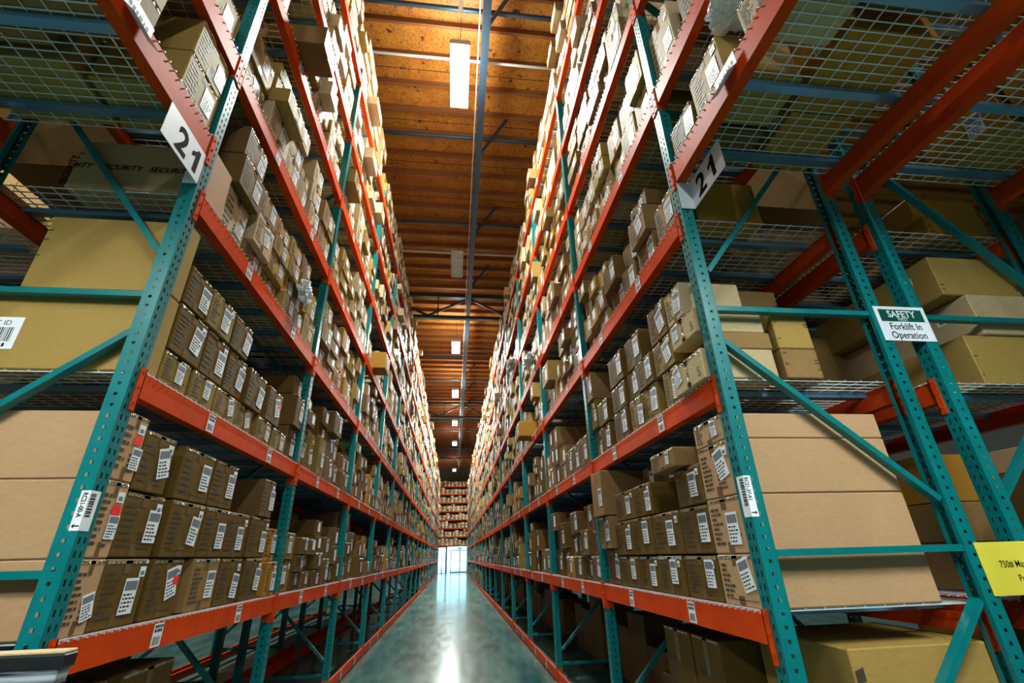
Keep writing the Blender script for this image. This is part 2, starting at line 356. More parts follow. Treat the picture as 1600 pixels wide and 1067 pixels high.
def fixture(x, y, lit, label, z=9.16, power=1.0, wire=None):
    t = thing('ceiling_light', label, 'ceiling light', (x, y, z), 0, 'hanging fluorescent lights over the aisles')
    b = MB().cbox(-0.17, 0.17, -0.61, 0.61, 0.05, 0.11, 0.015).box(-0.17, -0.16, -0.61, 0.61, 0.0, 0.05).box(0.16, 0.17, -0.61, 0.61, 0.0, 0.05).box(-0.17, 0.17, -0.61, -0.59, 0, 0.05).box(-0.17, 0.17, 0.59, 0.61, 0, 0.05)
    link('housing', b.mesh('housing', [WHITE]), t)
    for k in range(4):
        link('fluorescent_tube', MB().tube([(-0.12+0.08*k, -0.57, 0.025), (-0.12+0.08*k, 0.57, 0.025)], 0.013, 8).mesh('fluorescent_tube', [TUBE if lit else TUBEOFF]), t)
    if not lit:
        l = MB()
        for k in range(16): l.box(-0.16, 0.16, -0.56+0.075*k, -0.557+0.075*k, 0, 0.012)
        for k in range(3): l.box(-0.081+0.08*k, -0.079+0.08*k, -0.58, 0.58, 0, 0.012)
        link('louver', l.mesh('louver', [LOUV]), t)
    for yy in (-0.5, 0.5):
        link('hanger_wire', MB().tube([(0, yy, 0.11), (0, yy, 0.11+wire if wire else CZ-0.14-z)], 0.004, 6).mesh('hanger_wire', [DARK]), t)
    if lit:
        for nm, e, rot, zz, sy in (('lamp_light', LAMP_W, 0, -0.004, 1.16), ('added_uplight', UP_W, PI, 0.13, 1.16)):
            ld = bpy.data.lights.new(nm, 'AREA'); ld.shape = 'RECTANGLE'; ld.size = 0.3; ld.size_y = sy; ld.energy = e*power; ld.color = (0.93, 1.0, 0.93)
            lo = link(nm, ld, t, (0, 0, zz)); lo.rotation_euler = (rot, 0, 0)
            if rot == 0: ld.spread = PI
    return t
LX = -0.10
_far = [fixture(x, 50.6, True, 'added ceiling light beside the end rack, over the %s racks, outside the view' % n) for x, n in ((-4.2, 'left'), (4.2, 'right'))]  # unseen lamps added to brighten the end rack
names = {7: 'lit ceiling light by the end rack, beyond the last truss'}
names_ = ['brightest hanging ceiling light nearest above the aisle', None, 'second lit ceiling light along the aisle', 'third lit ceiling light along the aisle', 'fourth lit ceiling light along the aisle', 'smallest and farthest lit ceiling light along the aisle']
for k in range(8):
    y = 5.45 + 5.82*k
    if k == 6: fixture(LX, y, False, 'unlit hanging light farthest along the aisle')
    elif k == 1: fixture(LX, y, False, 'unlit grey louvered ceiling light hanging over the aisle')
    else: fixture(LX, y, True, names.get(k) or names_[k])
for n, (x, y) in enumerate(((-2.3, -4.6), (2.3, -4.6), (-2.3, -7.6), (2.3, -7.6))):  # unseen lamps added to light the carton ends facing the cross aisle
    fixture(x, y, True, 'added unseen ceiling light over the open floor behind the viewer, %s' % ('near left', 'near right', 'far left', 'far right')[n], power=0.45)
for s in ('L', 'R'):
    fixture(X(s, 0.56), 0.15, True, 'fluorescent fixture under the %s bridge beams over the cross aisle, outside the view' % SIDE[s], z=3.50, power=0.10, wire=0.13)
for s in ('L', 'R'):
    xc = X(s, ROW2+FD+1.43)
    for k in range(0, 5):
        fixture(xc, 5.45+5.82*k, True, 'lit ceiling light over the next aisle to the %s, %s from the near end' % (SIDE[s], ORD[k+1]), power=0.45 if s == 'L' else 0.3)

# ------------------------------------------------------------------ upright frames
PITCH = 0.0508
def perforated(mb, place, w, h0, h1, holes, hw, hh):
    """sheet of width w with rows of holes at PITCH; place(u, z) gives the 3d point"""
    us = [0.0]
    for c in holes: us += [c-hw/2, c+hw/2]
    us.append(w)
    n = int((h1-h0)/PITCH)
    for k in range(n):
        z0 = h0+k*PITCH; za = z0+(PITCH-hh)/2; zb = za+hh; z1 = z0+PITCH
        for i in range(len(us)-1):
            if i % 2 == 0: mb.quad(place(us[i], z0), place(us[i+1], z0), place(us[i+1], z1), place(us[i], z1))
            else:
                mb.quad(place(us[i], z0), place(us[i+1], z0), place(us[i+1], za), place(us[i], za))
                mb.quad(place(us[i], zb), place(us[i+1], zb), place(us[i+1], z1), place(us[i], z1))
def post_mb():      # front (slotted) face at x=0 looking to -x, channel opening to +x
    b = MB(); D = 0.078
    perforated(b, lambda u, z: (0.0, u, z), PW, 0.0, PT, (0.024, 0.056), 0.010, 0.024)
    perforated(b, lambda u, z: (u, 0.0, z), D, 0.0, PT, (0.040,), 0.0145, 0.0145)
    perforated(b, lambda u, z: (u, PW, z), D, 0.0, PT, (0.040,), 0.0145, 0.0145)
    b.box(D-0.002, D, 0, 0.022, 0, PT).box(D-0.002, D, PW-0.022, PW, 0, PT)
    return b
POSTMB = post_mb()
FLIP = T((FD, PW, 0)) @ Matrix.Rotation(PI, 4, 'Z')
POST_F = POSTMB.mesh('post', [TEAL])
pb = MB().merge(POSTMB, FLIP); POST_B = pb.mesh('post', [TEAL])
def chan(p, q, w=0.042, h=0.030):
    return MB().bar(p, q, w, h, up=(0, 1, 0))
YM = 0.030
HB = [(0.075, 1.045, z, z) for z in (0.21, 1.48, 2.747, 4.35, 5.95, 7.60)]
DB = [(0.09, 1.03, 0.36, 1.26), (0.09, 1.03, 2.54, 1.70), (0.09, 1.03, 3.00, 4.17), (0.09, 1.03, 5.72, 4.55), (0.09, 1.03, 6.15, 7.35)]
HM = [chan((a, YM, z0), (c, YM, z1), 0.030, 0.045).mesh('horizontal_brace', [TEAL]) for a, c, z0, z1 in HB]
DM = [chan((a, YM+0.002, z0), (c, YM+0.002, z1), 0.030, 0.045).mesh('diagonal_brace', [TEAL]) for a, c, z0, z1 in DB]
FPM = MB().box(-0.03, 0.12, -0.02, PW+0.02, 0, 0.008).tube([(0.10, -0.005, 0.008), (0.10, -0.005, 0.03)], 0.008, 6).mesh('foot_plate', [TEAL])
fr0 = thing('rack_upright', 'frame', 'rack frame')
link('post', POST_F, fr0); link('post', POST_B, fr0)
for m in HM: link('horizontal_brace', m, fr0)
for m in DM: link('diagonal_brace', m, fr0)
link('foot_plate', FPM, fr0); link('foot_plate', FPM, fr0, (FD-0.10, 0, 0))
one = MB().merge(POSTMB).merge(POSTMB, FLIP)
for a, c, z0, z1 in HB+DB: one.merge(chan((a, YM, z0), (c, YM, z1)))
ONE = one.mesh('rack_upright', [TEAL])
_first = [True]
def frame(s, d, y, label, parts=True, group='teal upright frames of the pallet racks'):
    # local +x runs into the rack; on the left rack the frame is turned round
    if ROW2 <= d < ROW2+FD: loc, rz = ((X(s, d+FD), y+PW, 0), PI) if s == 'R' else ((X(s, d+FD), y, 0), 0.0)
    elif s == 'R': loc, rz = (X(s, d), y, 0), 0.0
    else: loc, rz = (X(s, d), y+PW, 0), PI
    if parts:
        if _first[0]:
            _first[0] = False; fr0.location = loc; fr0.rotation_euler = (0, 0, rz); fr0['label'] = label; fr0['group'] = group; return fr0
        return dup(fr0, loc, rz, label, group)
    return tag(link('rack_upright', ONE, None, loc, rz), label, 'rack frame', group)
for s in ('R', 'L'):
    for i in range(NB+1):
        lab = 'teal perforated upright frame, %s along the %s side of the aisle' % (ORD[i+1], SIDE[s])
        if i == 0: lab = 'tall teal end frame carrying the %s white number 21 sign' % SIDE[s]
        frame(s, 0, bayY(s, i) if i < NB else Y0[s]+NB*P, lab, parts=i < 5)
    for i in range(NB2+1):
        frame(s, 0, bayY(s, NB+i), 'teal upright frame past the far cross gap, %s on the %s side' % (ORD[i+1], SIDE[s]), parts=False)
    for i in range(7 if s == 'L' else 3):
        frame(s, ROW2, Y0[s]+i*P, 'teal upright frame of the row behind the %s rack, %s from its near end' % (SIDE[s], ORD[i+1]), parts=i < 2)
    frame(s, 0, -1.62, 'teal upright frame beyond the cross aisle, %s of the main aisle' % SIDE[s], parts=False)
    frame(s, ROW2, -1.62, 'teal upright frame beyond the cross aisle, in the row behind the %s rack' % SIDE[s], parts=False)
for i in range(9):
    frame('L', ROW2+FD+2.86, Y0['L']+i*P, 'teal upright frame across the next aisle on the left, %s along' % ORD[i+1], parts=False)

# ------------------------------------------------------------------ load beams
PROF = [(0, 0), (0.024, 0), (0.024, -0.042), (0.062, -0.042), (0.062, -BH), (0, -BH)]
def beam_parts(L, hh=BH):
    pr = [(y, z*hh/BH if z != -0.042 else z) for y, z in PROF]
    bar = MB().extrude(pr, 0.0, L)
    con = []
    for e in (0, 1):
        m = MB()
        xa, xb = (-0.037, 0.004) if e == 0 else (L-0.004, L+0.037)
        m.box(xa, xb, -0.007, -0.002, -0.19, 0.018)
        xc = -0.0 if e == 0 else L
        m.box(xc-0.003, xc+0.003, -0.007, 0.064, -0.19, 0.018)
        for k in range(3):
            xm = (xa+xb)/2; zz = 0.0-k*0.075
            m.tube([(xm, -0.007, zz), (xm, -0.011, zz)], 0.008, 6)
        con.append(m)
    return bar, con
rl = random.Random(11)
def small_label_mb(w=0.085, h=0.105):
    b = MB().box(-w/2, w/2, -0.0012, 0, -h/2, h/2, 0)
    y = -0.0016
    x = -w*0.38
    while x < w*0.36:
        t = rl.uniform(0.003, 0.008); b.quad((x, y, -h*0.42), (x+t, y, -h*0.42), (x+t, y, -h*0.06), (x, y, -h*0.06), 1); x += t+rl.uniform(0.003, 0.006)
    for r_ in (0.12, 0.30):
        x = -w*0.40
        while x < w*0.34:
            t = rl.uniform(0.008, 0.016); b.quad((x, y, h*r_), (x+t, y, h*r_), (x+t, y, h*(r_+0.13)), (x, y, h*(r_+0.13)), 1); x += t+0.004
    return b
LOCLAB = [small_label_mb().mesh('location_label', [PAPER, INKB]) for _ in range(4)]
bar, con = beam_parts(BL)
BARM = bar.mesh('beam_bar', [ORANGE]); CONM = [c.mesh('end_connector', [ORANGE]) for c in con]
onebeam = MB().merge(bar).merge(con[0]).merge(con[1]); ONEB = onebeam.mesh('load_beam', [ORANGE])
bb = thing('load_beam', 'beam', 'load beam')
link('beam_bar', BARM, bb)
for m in CONM: link('end_connector', m, bb)
for k, xx in enumerate((0.70, 1.69)): link('location_label', LOCLAB[k], bb, (xx, -0.001, -BH/2))
bp_ = thing('load_beam', 'beam', 'load beam')
link('beam_bar', BARM, bp_)
for m in CONM: link('end_connector', m, bp_)
_bf = {'b': True, 'p': True}
GB = 'orange load beams of the racks'
def place(root, key, loc, rz, label, group):
    if _bf[key]:
        _bf[key] = False; root.location = loc; root.rotation_euler = (0, 0, rz); root['label'] = label; root['group'] = group; return root
    return dup(root, loc, rz, label, group)
def beam(s, d, y, l, front, label, style):
    """front=True looks to the aisle. style b: parts and labels, p: parts, o: one mesh"""
    face_plus_x = (s == 'L') == front
    loc = (X(s, d), y, LV[l]) if face_plus_x else (X(s, d), y+BL, LV[l])
    rz = PI/2 if face_plus_x else -PI/2
    if style == 'o': return tag(link('load_beam', ONEB, None, loc, rz), label, 'load beam', GB)
    return place(bb if style == 'b' else bp_, style, loc, rz, label, GB)
SH = ['floor', 'first', 'second', 'third', 'fourth', 'fifth', 'sixth', 'top']
def shelfname(l): return '%s shelf' % SH[l] if l in (0, 7) else '%s shelf up' % SH[l]
farbeams = MB()
for s in ('L', 'R'):
    for i in range(NB+NB2):
        for l in range(8):
            y = bayY(s, i)+PW
            if i < 9:
                beam(s, 0, y, l, True, 'orange front beam of the %s, %s bay, %s side of aisle' % (shelfname(l), ORD[i+1], SIDE[s]), 'b' if i < 4 else 'o')
            else:
                fp = s == 'L'
                Tm = T((X(s, 0), y if fp else y+BL, LV[l])) @ Matrix.Rotation(PI/2 if fp else -PI/2, 4, 'Z'); farbeams.merge(onebeam, Tm)
            if i < 3:
                beam(s, FD, y, l, False, 'orange rear beam of the %s, %s bay, %s of aisle' % (shelfname(l), ORD[i+1], SIDE[s]), 'o')
            elif l < 3:
                fp = s == 'R'
                Tm = T((X(s, FD), y if fp else y+BL, LV[l])) @ Matrix.Rotation(PI/2 if fp else -PI/2, 4, 'Z'); farbeams.merge(onebeam, Tm)
    for i in range(6 if s == 'L' else 2):
        for l in range(0, 2 if s == 'L' else 4):
            y = bayY(s, i)+PW
            beam(s, ROW2, y, l, True, 'orange inner beam of the %s, %s bay, row behind the %s rack' % (shelfname(l), ORD[i+1], SIDE[s]), 'o')
            beam(s, ROW2+FD, y, l, False, 'orange outer beam of the %s, %s bay, row behind the %s rack' % (shelfname(l), ORD[i+1], SIDE[s]), 'o')
D3 = ROW2+FD+2.86
for i in range(8):
    for l in range(2):
        beam('L', D3, Y0['L']+i*P+PW, l, True, 'orange front beam of the %s, %s bay, across the next aisle left' % (shelfname(l), ORD[i+1]), 'o')
# bridging beams over the cross aisle
BRY = -1.54; BRL = {'L': Y0['L']-BRY, 'R': Y0['R']-BRY}
BRH = 0.15
for s in ('L', 'R'):
    bar2, con2 = beam_parts(BRL[s], BRH)
    m1 = bar2.mesh('beam_bar', [ORANGE]); m2 = [c.mesh('end_connector', [ORANGE]) for c in con2]
    for row, d, front, nm in ((1, 0, True, 'aisle side'), (1, FD, False, 'rear'), (2, ROW2, True, 'inner, back row'), (2, ROW2+FD, False, 'outer, back row')):
        for k, z in enumerate(BR[:4 if row == 1 else 2]):
            fp = (s == 'L') == front
            loc = (X(s, d), BRY, z) if fp else (X(s, d), Y0[s], z)
            t = thing('bridge_beam', 'long orange beam bridging the cross aisle, %s level, %s, %s rack' % (ORD[k+1], nm, SIDE[s]), 'load beam', loc, PI/2 if fp else -PI/2, 'long beams bridging the cross aisle')
            link('beam_bar', m1, t)
            for c in m2: link('end_connector', c, t)
tag(link('distant_load_beams', farbeams.mesh('distant_load_beams', [ORANGE])), 'orange load beams of the far bays and hidden rear sides', 'load beams', None, 'stuff')

# ------------------------------------------------------------------ wire decks
def wire_mesh(Wd, rear_cut=0.0):
    b = MB(); n = int(round(Wd/0.0508)); r = 0.0052
    for k in range(n+1):
        x = min(max(k*Wd/n, 0.004), Wd-0.004)
        b.bar((x, -0.006, 0.003), (x, FD+0.006, 0.003), r, r)
        b.bar((x, -0.007, 0.006), (x, -0.007, -0.002), r, r, up=(0, 1, 0))
        b.bar((x, FD+0.008, 0.005), (x, FD+0.008, -0.010), r, r, up=(0, 1, 0))
    for k in range(12):
        y = 0.012 + k*(FD-0.024)/11
        b.bar((0, y, 0.008), (Wd, y, 0.008), r, r)
    return b
def channel_mb():
    b = MB(); z1 = -0.002; z0 = -0.034
    b.box(-0.024, 0.024, 0.028, FD-0.028, z0, z0+0.003)
    b.box(-0.024, -0.021, 0.028, FD-0.028, z0+0.003, z1).box(0.021, 0.024, 0.028, FD-0.028, z0+0.003, z1)
    return b
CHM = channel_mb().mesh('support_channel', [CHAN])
DW = BL/2-0.012
WM = wire_mesh(DW).mesh('wire_mesh', [GALV])
dk = thing('wire_deck', 'deck', 'wire deck')
link('wire_mesh', WM, dk)
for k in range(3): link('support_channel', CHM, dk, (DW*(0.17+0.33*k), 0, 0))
DW3 = 3.66/3-0.016
WM3 = wire_mesh(DW3).mesh('wire_mesh', [GALV])
dk3 = thing('wire_deck', 'deck', 'wire deck')
link('wire_mesh', WM3, dk3)
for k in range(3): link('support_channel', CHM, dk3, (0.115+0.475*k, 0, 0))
_bf['d'] = True; _bf['e'] = True
GD = 'wire mesh decks on the load beams'
def deck(s, d, y, z, width, label, root, key):
    # local x along the aisle, local +y into the rack
    if s == 'R': return place(root, key, (X(s, d), y+width, z), -PI/2, label, GD)
    return place(root, key, (X(s, d), y, z), PI/2, label, GD)
fardeck = MB(); CH = channel_mb()
for s in ('L', 'R'):
    for i in range(NB+NB2):
        for l in range(0, 8):
            for hlf in range(2):
                y = bayY(s, i)+PW+0.006+hlf*(DW+0.012)
                if (i < 4 and l >= 1) or (i < 7 and l in (1, 2, 3)):
                    deck(s, 0, y, LV[l], DW, 'wire deck of the %s, %s half of %s bay, %s rack' % (shelfname(l), ('near', 'far')[hlf], ORD[i+1], SIDE[s]), dk, 'd')
                elif l > 0:
                    Tm = T((X(s, 0), y if s == 'L' else y+DW, LV[l])) @ Matrix.Rotation(PI/2 if s == 'L' else -PI/2, 4, 'Z')
                    for k in range(3): fardeck.merge(CH, Tm @ T((DW*(0.17+0.33*k), 0, 0)))
                    fardeck.merge(MB().box(0, DW, 0.02, FD-0.02, 0.0, 0.006), Tm)
    for row in (1, 2):
        for k, z in enumerate(BR[:3 if row == 1 else 2]):
            for j in range(3):
                y = Y0[s]-0.012-(j+1)*(DW3+0.012)
                deck(s, 0 if row == 1 else ROW2, y, z, DW3, 'wire deck over the cross aisle, %s level, %s panel from post, %s %s row' % (ORD[k+1], ORD[j+1], SIDE[s], ('front', 'rear')[row-1]), dk3, 'e')
    for i in range(2 if s == 'R' else 1):
        for l in (1, 2, 3):
            for hlf in range(2):
                y = bayY(s, i)+PW+0.006+hlf*(DW+0.012)
                deck(s, ROW2, y, LV[l], DW, 'wire deck, %s, %s half of %s bay, row behind %s rack' % (shelfname(l), ('near', 'far')[hlf], ORD[i+1], SIDE[s]), dk, 'd')
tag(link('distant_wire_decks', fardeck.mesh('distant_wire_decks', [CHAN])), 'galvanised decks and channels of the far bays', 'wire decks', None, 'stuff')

# ------------------------------------------------------------------ cartons
rng = random.Random(2024)
CART = []       # every carton of the scene
def proj(p):
    v = M.inverted() @ Vector(p)
    if v.z > -0.05: return None
    return (800 + FPX*v.x/-v.z, 533.5 - FPX*v.y/-v.z)
def carton(s, d0, dep, y0, y1, z0, z1, col, style=0, rz=0.0, kind='aisle', where=None, deco=(), prio=0.0, name=None):
    CART.append(dict(s=s, d0=d0, dep=dep, y0=y0, y1=y1, z0=z0, z1=z1, col=col, style=style, rz=rz, kind=kind, where=where, deco=deco, prio=prio, name=name))
def score(c):
    s = c['s']; best = 0
    for d in (c['d0'], ):
        pts = [proj((X(s, d), y, z)) for y, z in ((c['y0'], c['z0']), (c['y1'], c['z0']), (c['y1'], c['z1']), (c['y0'], c['z1']))]
        if None in pts: return c['prio']
        pts = [(min(max(x, 0), 1600), min(max(y, 0), 1067)) for x, y in pts]
        a = 0
        for k in range(4): a += pts[k][0]*pts[(k+1) % 4][1]-pts[(k+1) % 4][0]*pts[k][1]
        best = max(best, abs(a)/2)
    if c.get('hid'): best *= 0.1
    return best + c['prio']

def row(s, l, r, z0, z1, spans, col, style, d0=0.015, dep=0.45, tier='', deco={}, start=0):
    for k, (a, b) in enumerate(spans):
        carton(s, d0+rng.uniform(-0.006, 0.012), dep, a, b, z0+0.001, z1-0.003, col[k % len(col)], style, 0, 'aisle',
               '%s from the near post in the %s row, %s, %s rack' % (ORD[k+2 if start == 0 else start], tier, shelfname(l), SIDE[s]), deco.get(k, ()), 50)
# --- left rack, first shelf up (z 1.24): three neat rows
row('L', 1, 0, 1.25, 1.535, [(2.43, 2.75), (2.80, 3.09), (3.19, 3.52), (3.57, 3.90), (3.95, 4.27)], [6, 6, 0], 1, tier='bottom', deco={1: ('red',)})
row('L', 1, 1, 1.537, 1.825, [(2.43, 2.75), (2.81, 3.17), (3.19, 3.51), (3.53, 3.87), (3.91, 4.28)], [6], 1, tier='middle')
row('L', 1, 2, 1.828, 2.115, [(2.44, 2.70), (2.81, 3.17), (3.20, 3.53), (4.02, 4.26)], [6, 6, 6, 2], 1, tier='top')
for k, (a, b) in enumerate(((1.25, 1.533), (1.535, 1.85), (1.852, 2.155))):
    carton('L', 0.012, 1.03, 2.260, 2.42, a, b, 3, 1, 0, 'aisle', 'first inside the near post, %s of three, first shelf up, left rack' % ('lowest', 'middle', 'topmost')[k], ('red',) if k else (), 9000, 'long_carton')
# --- left rack, second shelf up (z 2.34)
row('L', 2, 0, 2.352, 2.53, [(2.39, 2.65), (2.68, 2.95), (2.97, 3.28), (3.30, 3.57), (3.64, 3.91), (3.98, 4.31)], [7], 1, tier='bottom')
row('L', 2, 1, 2.532, 2.81, [(2.39, 2.70), (2.72, 3.00), (3.03, 3.30), (3.35, 3.65), (3.75, 4.05)], [6, 6, 6, 6, 2], 1, tier='middle', deco={4: ('red',)})
row('L', 2, 2, 2.812, 3.05, [(2.39, 2.62), (2.64, 2.95), (2.98, 3.25)], [6, 7, 6], 1, tier='top')
carton('L', 0.02, 1.06, 2.260, 2.375, 2.352, 2.79, 1, 2, 0, 'end', 'with a white pallet label facing the cross aisle, left rack', ('pallet',), 9000, 'long_carton')
carton('L', 0.02, 0.70, 2.260, 2.375, 2.793, 3.245, 1, 2, 0, 'end', 'stacked on the carton with the pallet label, left rack', (), 9000, 'long_carton')
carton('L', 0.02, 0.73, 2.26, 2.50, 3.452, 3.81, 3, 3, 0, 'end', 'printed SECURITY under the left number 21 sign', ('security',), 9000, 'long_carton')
# --- right rack, first shelf up
row('R', 1, 0, 1.25, 1.475, [(2.56, 2.93), (2.96, 3.32), (3.34, 3.70), (3.72, 4.15)], [6], 1, tier='bottom')
row('R', 1, 1, 1.48, 1.735, [(2.55, 2.89), (2.91, 3.33), (3.35, 3.75), (3.77, 4.16)], [6], 1, tier='middle')
row('R', 1, 2, 1.738, 1.96, [(2.54, 2.88), (3.28, 3.62), (3.66, 4.11)], [6, 6, 2], 1, tier='third')
row('R', 1, 3, 1.738, 1.93, [(2.95, 3.2)], [2], 1, d0=0.28, dep=0.4, tier='recessed')
row('R', 1, 4, 1.965, 2.085, [(2.70, 3.05)], [0], 1, d0=-0.05, dep=0.5, tier='flat top')
row('R', 1, 5, 1.965, 2.15, [(3.30, 3.62), (3.66, 3.95)], [2], 1, d0=0.25, dep=0.4, tier='highest')
row('R', 1, 6, 1.25, 1.53, [(4.20, 4.50)], [2], 1, d0=0.02, tier='far end bottom', start=5); row('R', 1, 6, 1.532, 1.80, [(4.20, 4.50)], [0], 1, d0=-0.03, tier='far end middle', start=5)
row('R', 1, 6, 1.802, 2.19, [(4.19, 4.51)], [0], 0, d0=-0.06, tier='far end top', start=3, deco={0: ('dot',)})
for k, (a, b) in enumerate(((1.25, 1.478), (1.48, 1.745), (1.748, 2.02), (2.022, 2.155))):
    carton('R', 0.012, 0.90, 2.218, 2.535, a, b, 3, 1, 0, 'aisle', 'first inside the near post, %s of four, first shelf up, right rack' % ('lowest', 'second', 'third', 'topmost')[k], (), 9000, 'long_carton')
# --- right rack, second shelf up
carton('R', -0.03, 0.44, 2.215, 2.575, 2.352, 2.53, 5, 4, 0, 'aisle', 'marked 5 resting on the beam by the near post, right rack', ('five',), 9000)
carton('R', 0.10, 0.32, 2.215, 2.50, 2.533, 2.635, 0, 0, 0, 'aisle', 'flat recessed carton between the two marked 5, right rack', ('label',), 4000)
carton('R', -0.02, 0.42, 2.22, 2.53, 2.637, 2.80, 5, 4, 0, 'aisle', 'marked 5 above the recessed flat one, right rack', ('five',), 9000)
carton('R', -0.02, 0.40, 2.32, 2.53, 2.803, 3.03, 5, 1, 0, 'aisle', 'topmost above both marked 5, second shelf up, right rack', (), 4000)
carton('R', 0.45, 0.22, 2.20, 2.6, 2.352, 2.53, 0, 2, 0, 'end', 'low and deep behind the lower carton marked 5', (), 2000)
carton('R', 0.45, 0.22, 2.20, 2.6, 2.533, 2.79, 1, 2, 0, 'end', 'deep behind the upper carton marked 5', (), 4000)
carton('R', 0.42, 0.40, 2.55, 3.0, 2.80, 3.13, 0, 2, 0, 'end', 'large and high at the back of the second shelf up, right rack', (), 5000)
carton('R', 0.42, 0.42, 2.62, 3.0, 2.352, 2.797, 2, 2, 0, 'end', 'large and low at the back of the second shelf up, right rack', (), 300)
row('R', 2, 0, 2.352, 2.60, [(2.60, 2.83), (2.94, 3.22), (3.23, 3.46), (3.52, 3.85), (4.0, 4.3)], [7, 7, 7, 6, 6], 1, dep=0.38, tier='bottom')
row('R', 2, 1, 2.602, 2.83, [(2.60, 2.90), (2.94, 3.22), (3.24, 3.46), (3.50, 3.84), (3.98, 4.28)], [7, 2, 6, 6, 6], 1, dep=0.38, tier='second')
row('R', 2, 2, 2.832, 3.10, [(2.62, 2.90), (3.10, 3.42), (3.49, 3.84)], [2, 6, 6], 1, dep=0.38, tier='third')
# --- right rack, third shelf: amber carton by the cross aisle; floor shelf
carton('R', 0.012, 0.13, 2.225, 2.50, 3.452, 3.72, 0, 1, 0, 'aisle', 'first inside the near post, third shelf up, before the amber one, right rack', (), 3000)
carton('R', 0.16, 0.46, 2.225, 2.50, 3.452, 3.79, 4, 2, 0, 'end', 'amber one under the right number 21 sign', (), 9000, 'long_carton')
carton('R', 0.36, 0.74, 2.22, 2.9, 0.152, 1.09, 1, 2, 0, 'end', 'large floor shelf carton with black printed corners, right rack', ('corners',), 9000, 'long_carton')
row('R', 0, 0, 0.152, 1.03, [(2.95, 3.28), (3.32, 3.70)], [6], 1, d0=0.14, dep=0.6, tier='only', deco={0: (), 1: ()})
row('R', 0, 1, 0.152, 0.62, [(3.95, 4.40)], [2], 1, d0=0.35, dep=0.6, tier='recessed')
row('L', 0, 0, 0.152, 1.02, [(2.40, 2.85), (2.95, 3.42)], [6], 1, d0=0.10, dep=0.6, tier='only')
# --- second row on the right, ends facing the cross aisle
d2 = ROW2
carton('R', d2+0.42, 0.62, 2.24, 3.3, 2.352, 2.675, 1, 2, 0, 'end', 'lowest of three in the back row right of the safety sign', ('sidelab',), 9000, 'long_carton')
carton('R', d2+0.56, 0.50, 2.22, 3.3, 2.678, 2.965, 5, 2, 0, 'end', 'middle of three in the back row right of the safety sign', ('sidelab',), 9000, 'long_carton')
carton('R', d2+0.43, 0.60, 2.24, 3.3, 2.968, 3.265, 1, 2, 0, 'end', 'topmost of three in the back row right of the safety sign', ('sidelab',), 9000, 'long_carton')
carton('R', d2+0.58, 0.50, 2.25, 3.2, 3.452, 3.62, 4, 2, 0, 'end', 'amber lower one high in the back row on the right', (), 9000, 'long_carton')
carton('R', d2+0.52, 0.55, 2.25, 3.2, 3.622, 3.79, 4, 2, 0, 'end', 'amber upper one high in the back row on the right', (), 6000, 'long_carton')
for k, (a, b) in enumerate(((1.252, 1.50), (1.502, 1.72), (1.722, 2.0))):
    carton('R', d2+0.18, 0.42, 2.55, 3.4, a, b, 4 if k == 2 else 0, 2, 0, 'end', '%s of three between the back posts above the yellow sign' % ('lowest', 'middle', 'topmost')[k], (), 4000, 'long_carton')
carton('R', d2+0.68, 0.34, 2.23, 2.95, 1.252, 1.88, 2, 2, 0, 'end', 'dark one under the overhanging labelled carton, back row right', (), 1500, 'long_carton')
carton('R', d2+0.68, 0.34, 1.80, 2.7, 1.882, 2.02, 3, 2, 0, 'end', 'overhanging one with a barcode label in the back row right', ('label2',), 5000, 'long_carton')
carton('R', d2+0.15, 0.45, 2.24, 3.0, 0.152, 1.20, 4, 2, 0, 'end', 'tall floor shelf carton under the yellow sign, back row right', (), 3000, 'long_carton')
# --- on the bridging levels over the cross aisle
def bridge(s, row_, k, y0, y1, z1, col, style=1, d0=0.02, dep=0.45, deco=(), where='', prio=3000):
    z = BR[k]+0.012
    carton(s, (ROW2 if row_ == 2 else 0)+d0, dep, y0, y1, z, z1, col, style, 0, 'aisle', where, deco, prio)
bridge('L', 1, 0, 1.83, 2.155, 4.10, 1, where='lower of two over the cross aisle beside the left end post')
carton('L', 0.02, 0.45, 1.83, 2.155, 4.102, 4.385, 1, 1, 0, 'aisle', 'upper of two over the cross aisle beside the left end post', (), 3000)
bridge('L', 1, 0, 1.14, 1.62, 4.06, 0, d0=0.06, where='overhead with two paper labels behind the left white holder', prio=4000)
bridge('L', 1, 0, 0.75, 1.08, 4.15, 2, where='over the cross aisle at the left picture edge')
carton('L', 0.06, 0.45, 1.14, 1.62, 4.062, 4.33, 5, 1, 0, 'aisle', 'stacked over the one behind the left white holder', (), 2000)
bridge('R', 1, 0, 1.48, 1.79, 4.14, 1, where='overhead beside the white holder on the right beam', prio=3500)
bridge('R', 1, 0, 1.05, 1.30, 4.04, 5, where='overhead at the top edge beside the right beam')
bridge('R', 1, 0, 1.83, 2.11, 4.06, 2, where='overhead against the right end post')
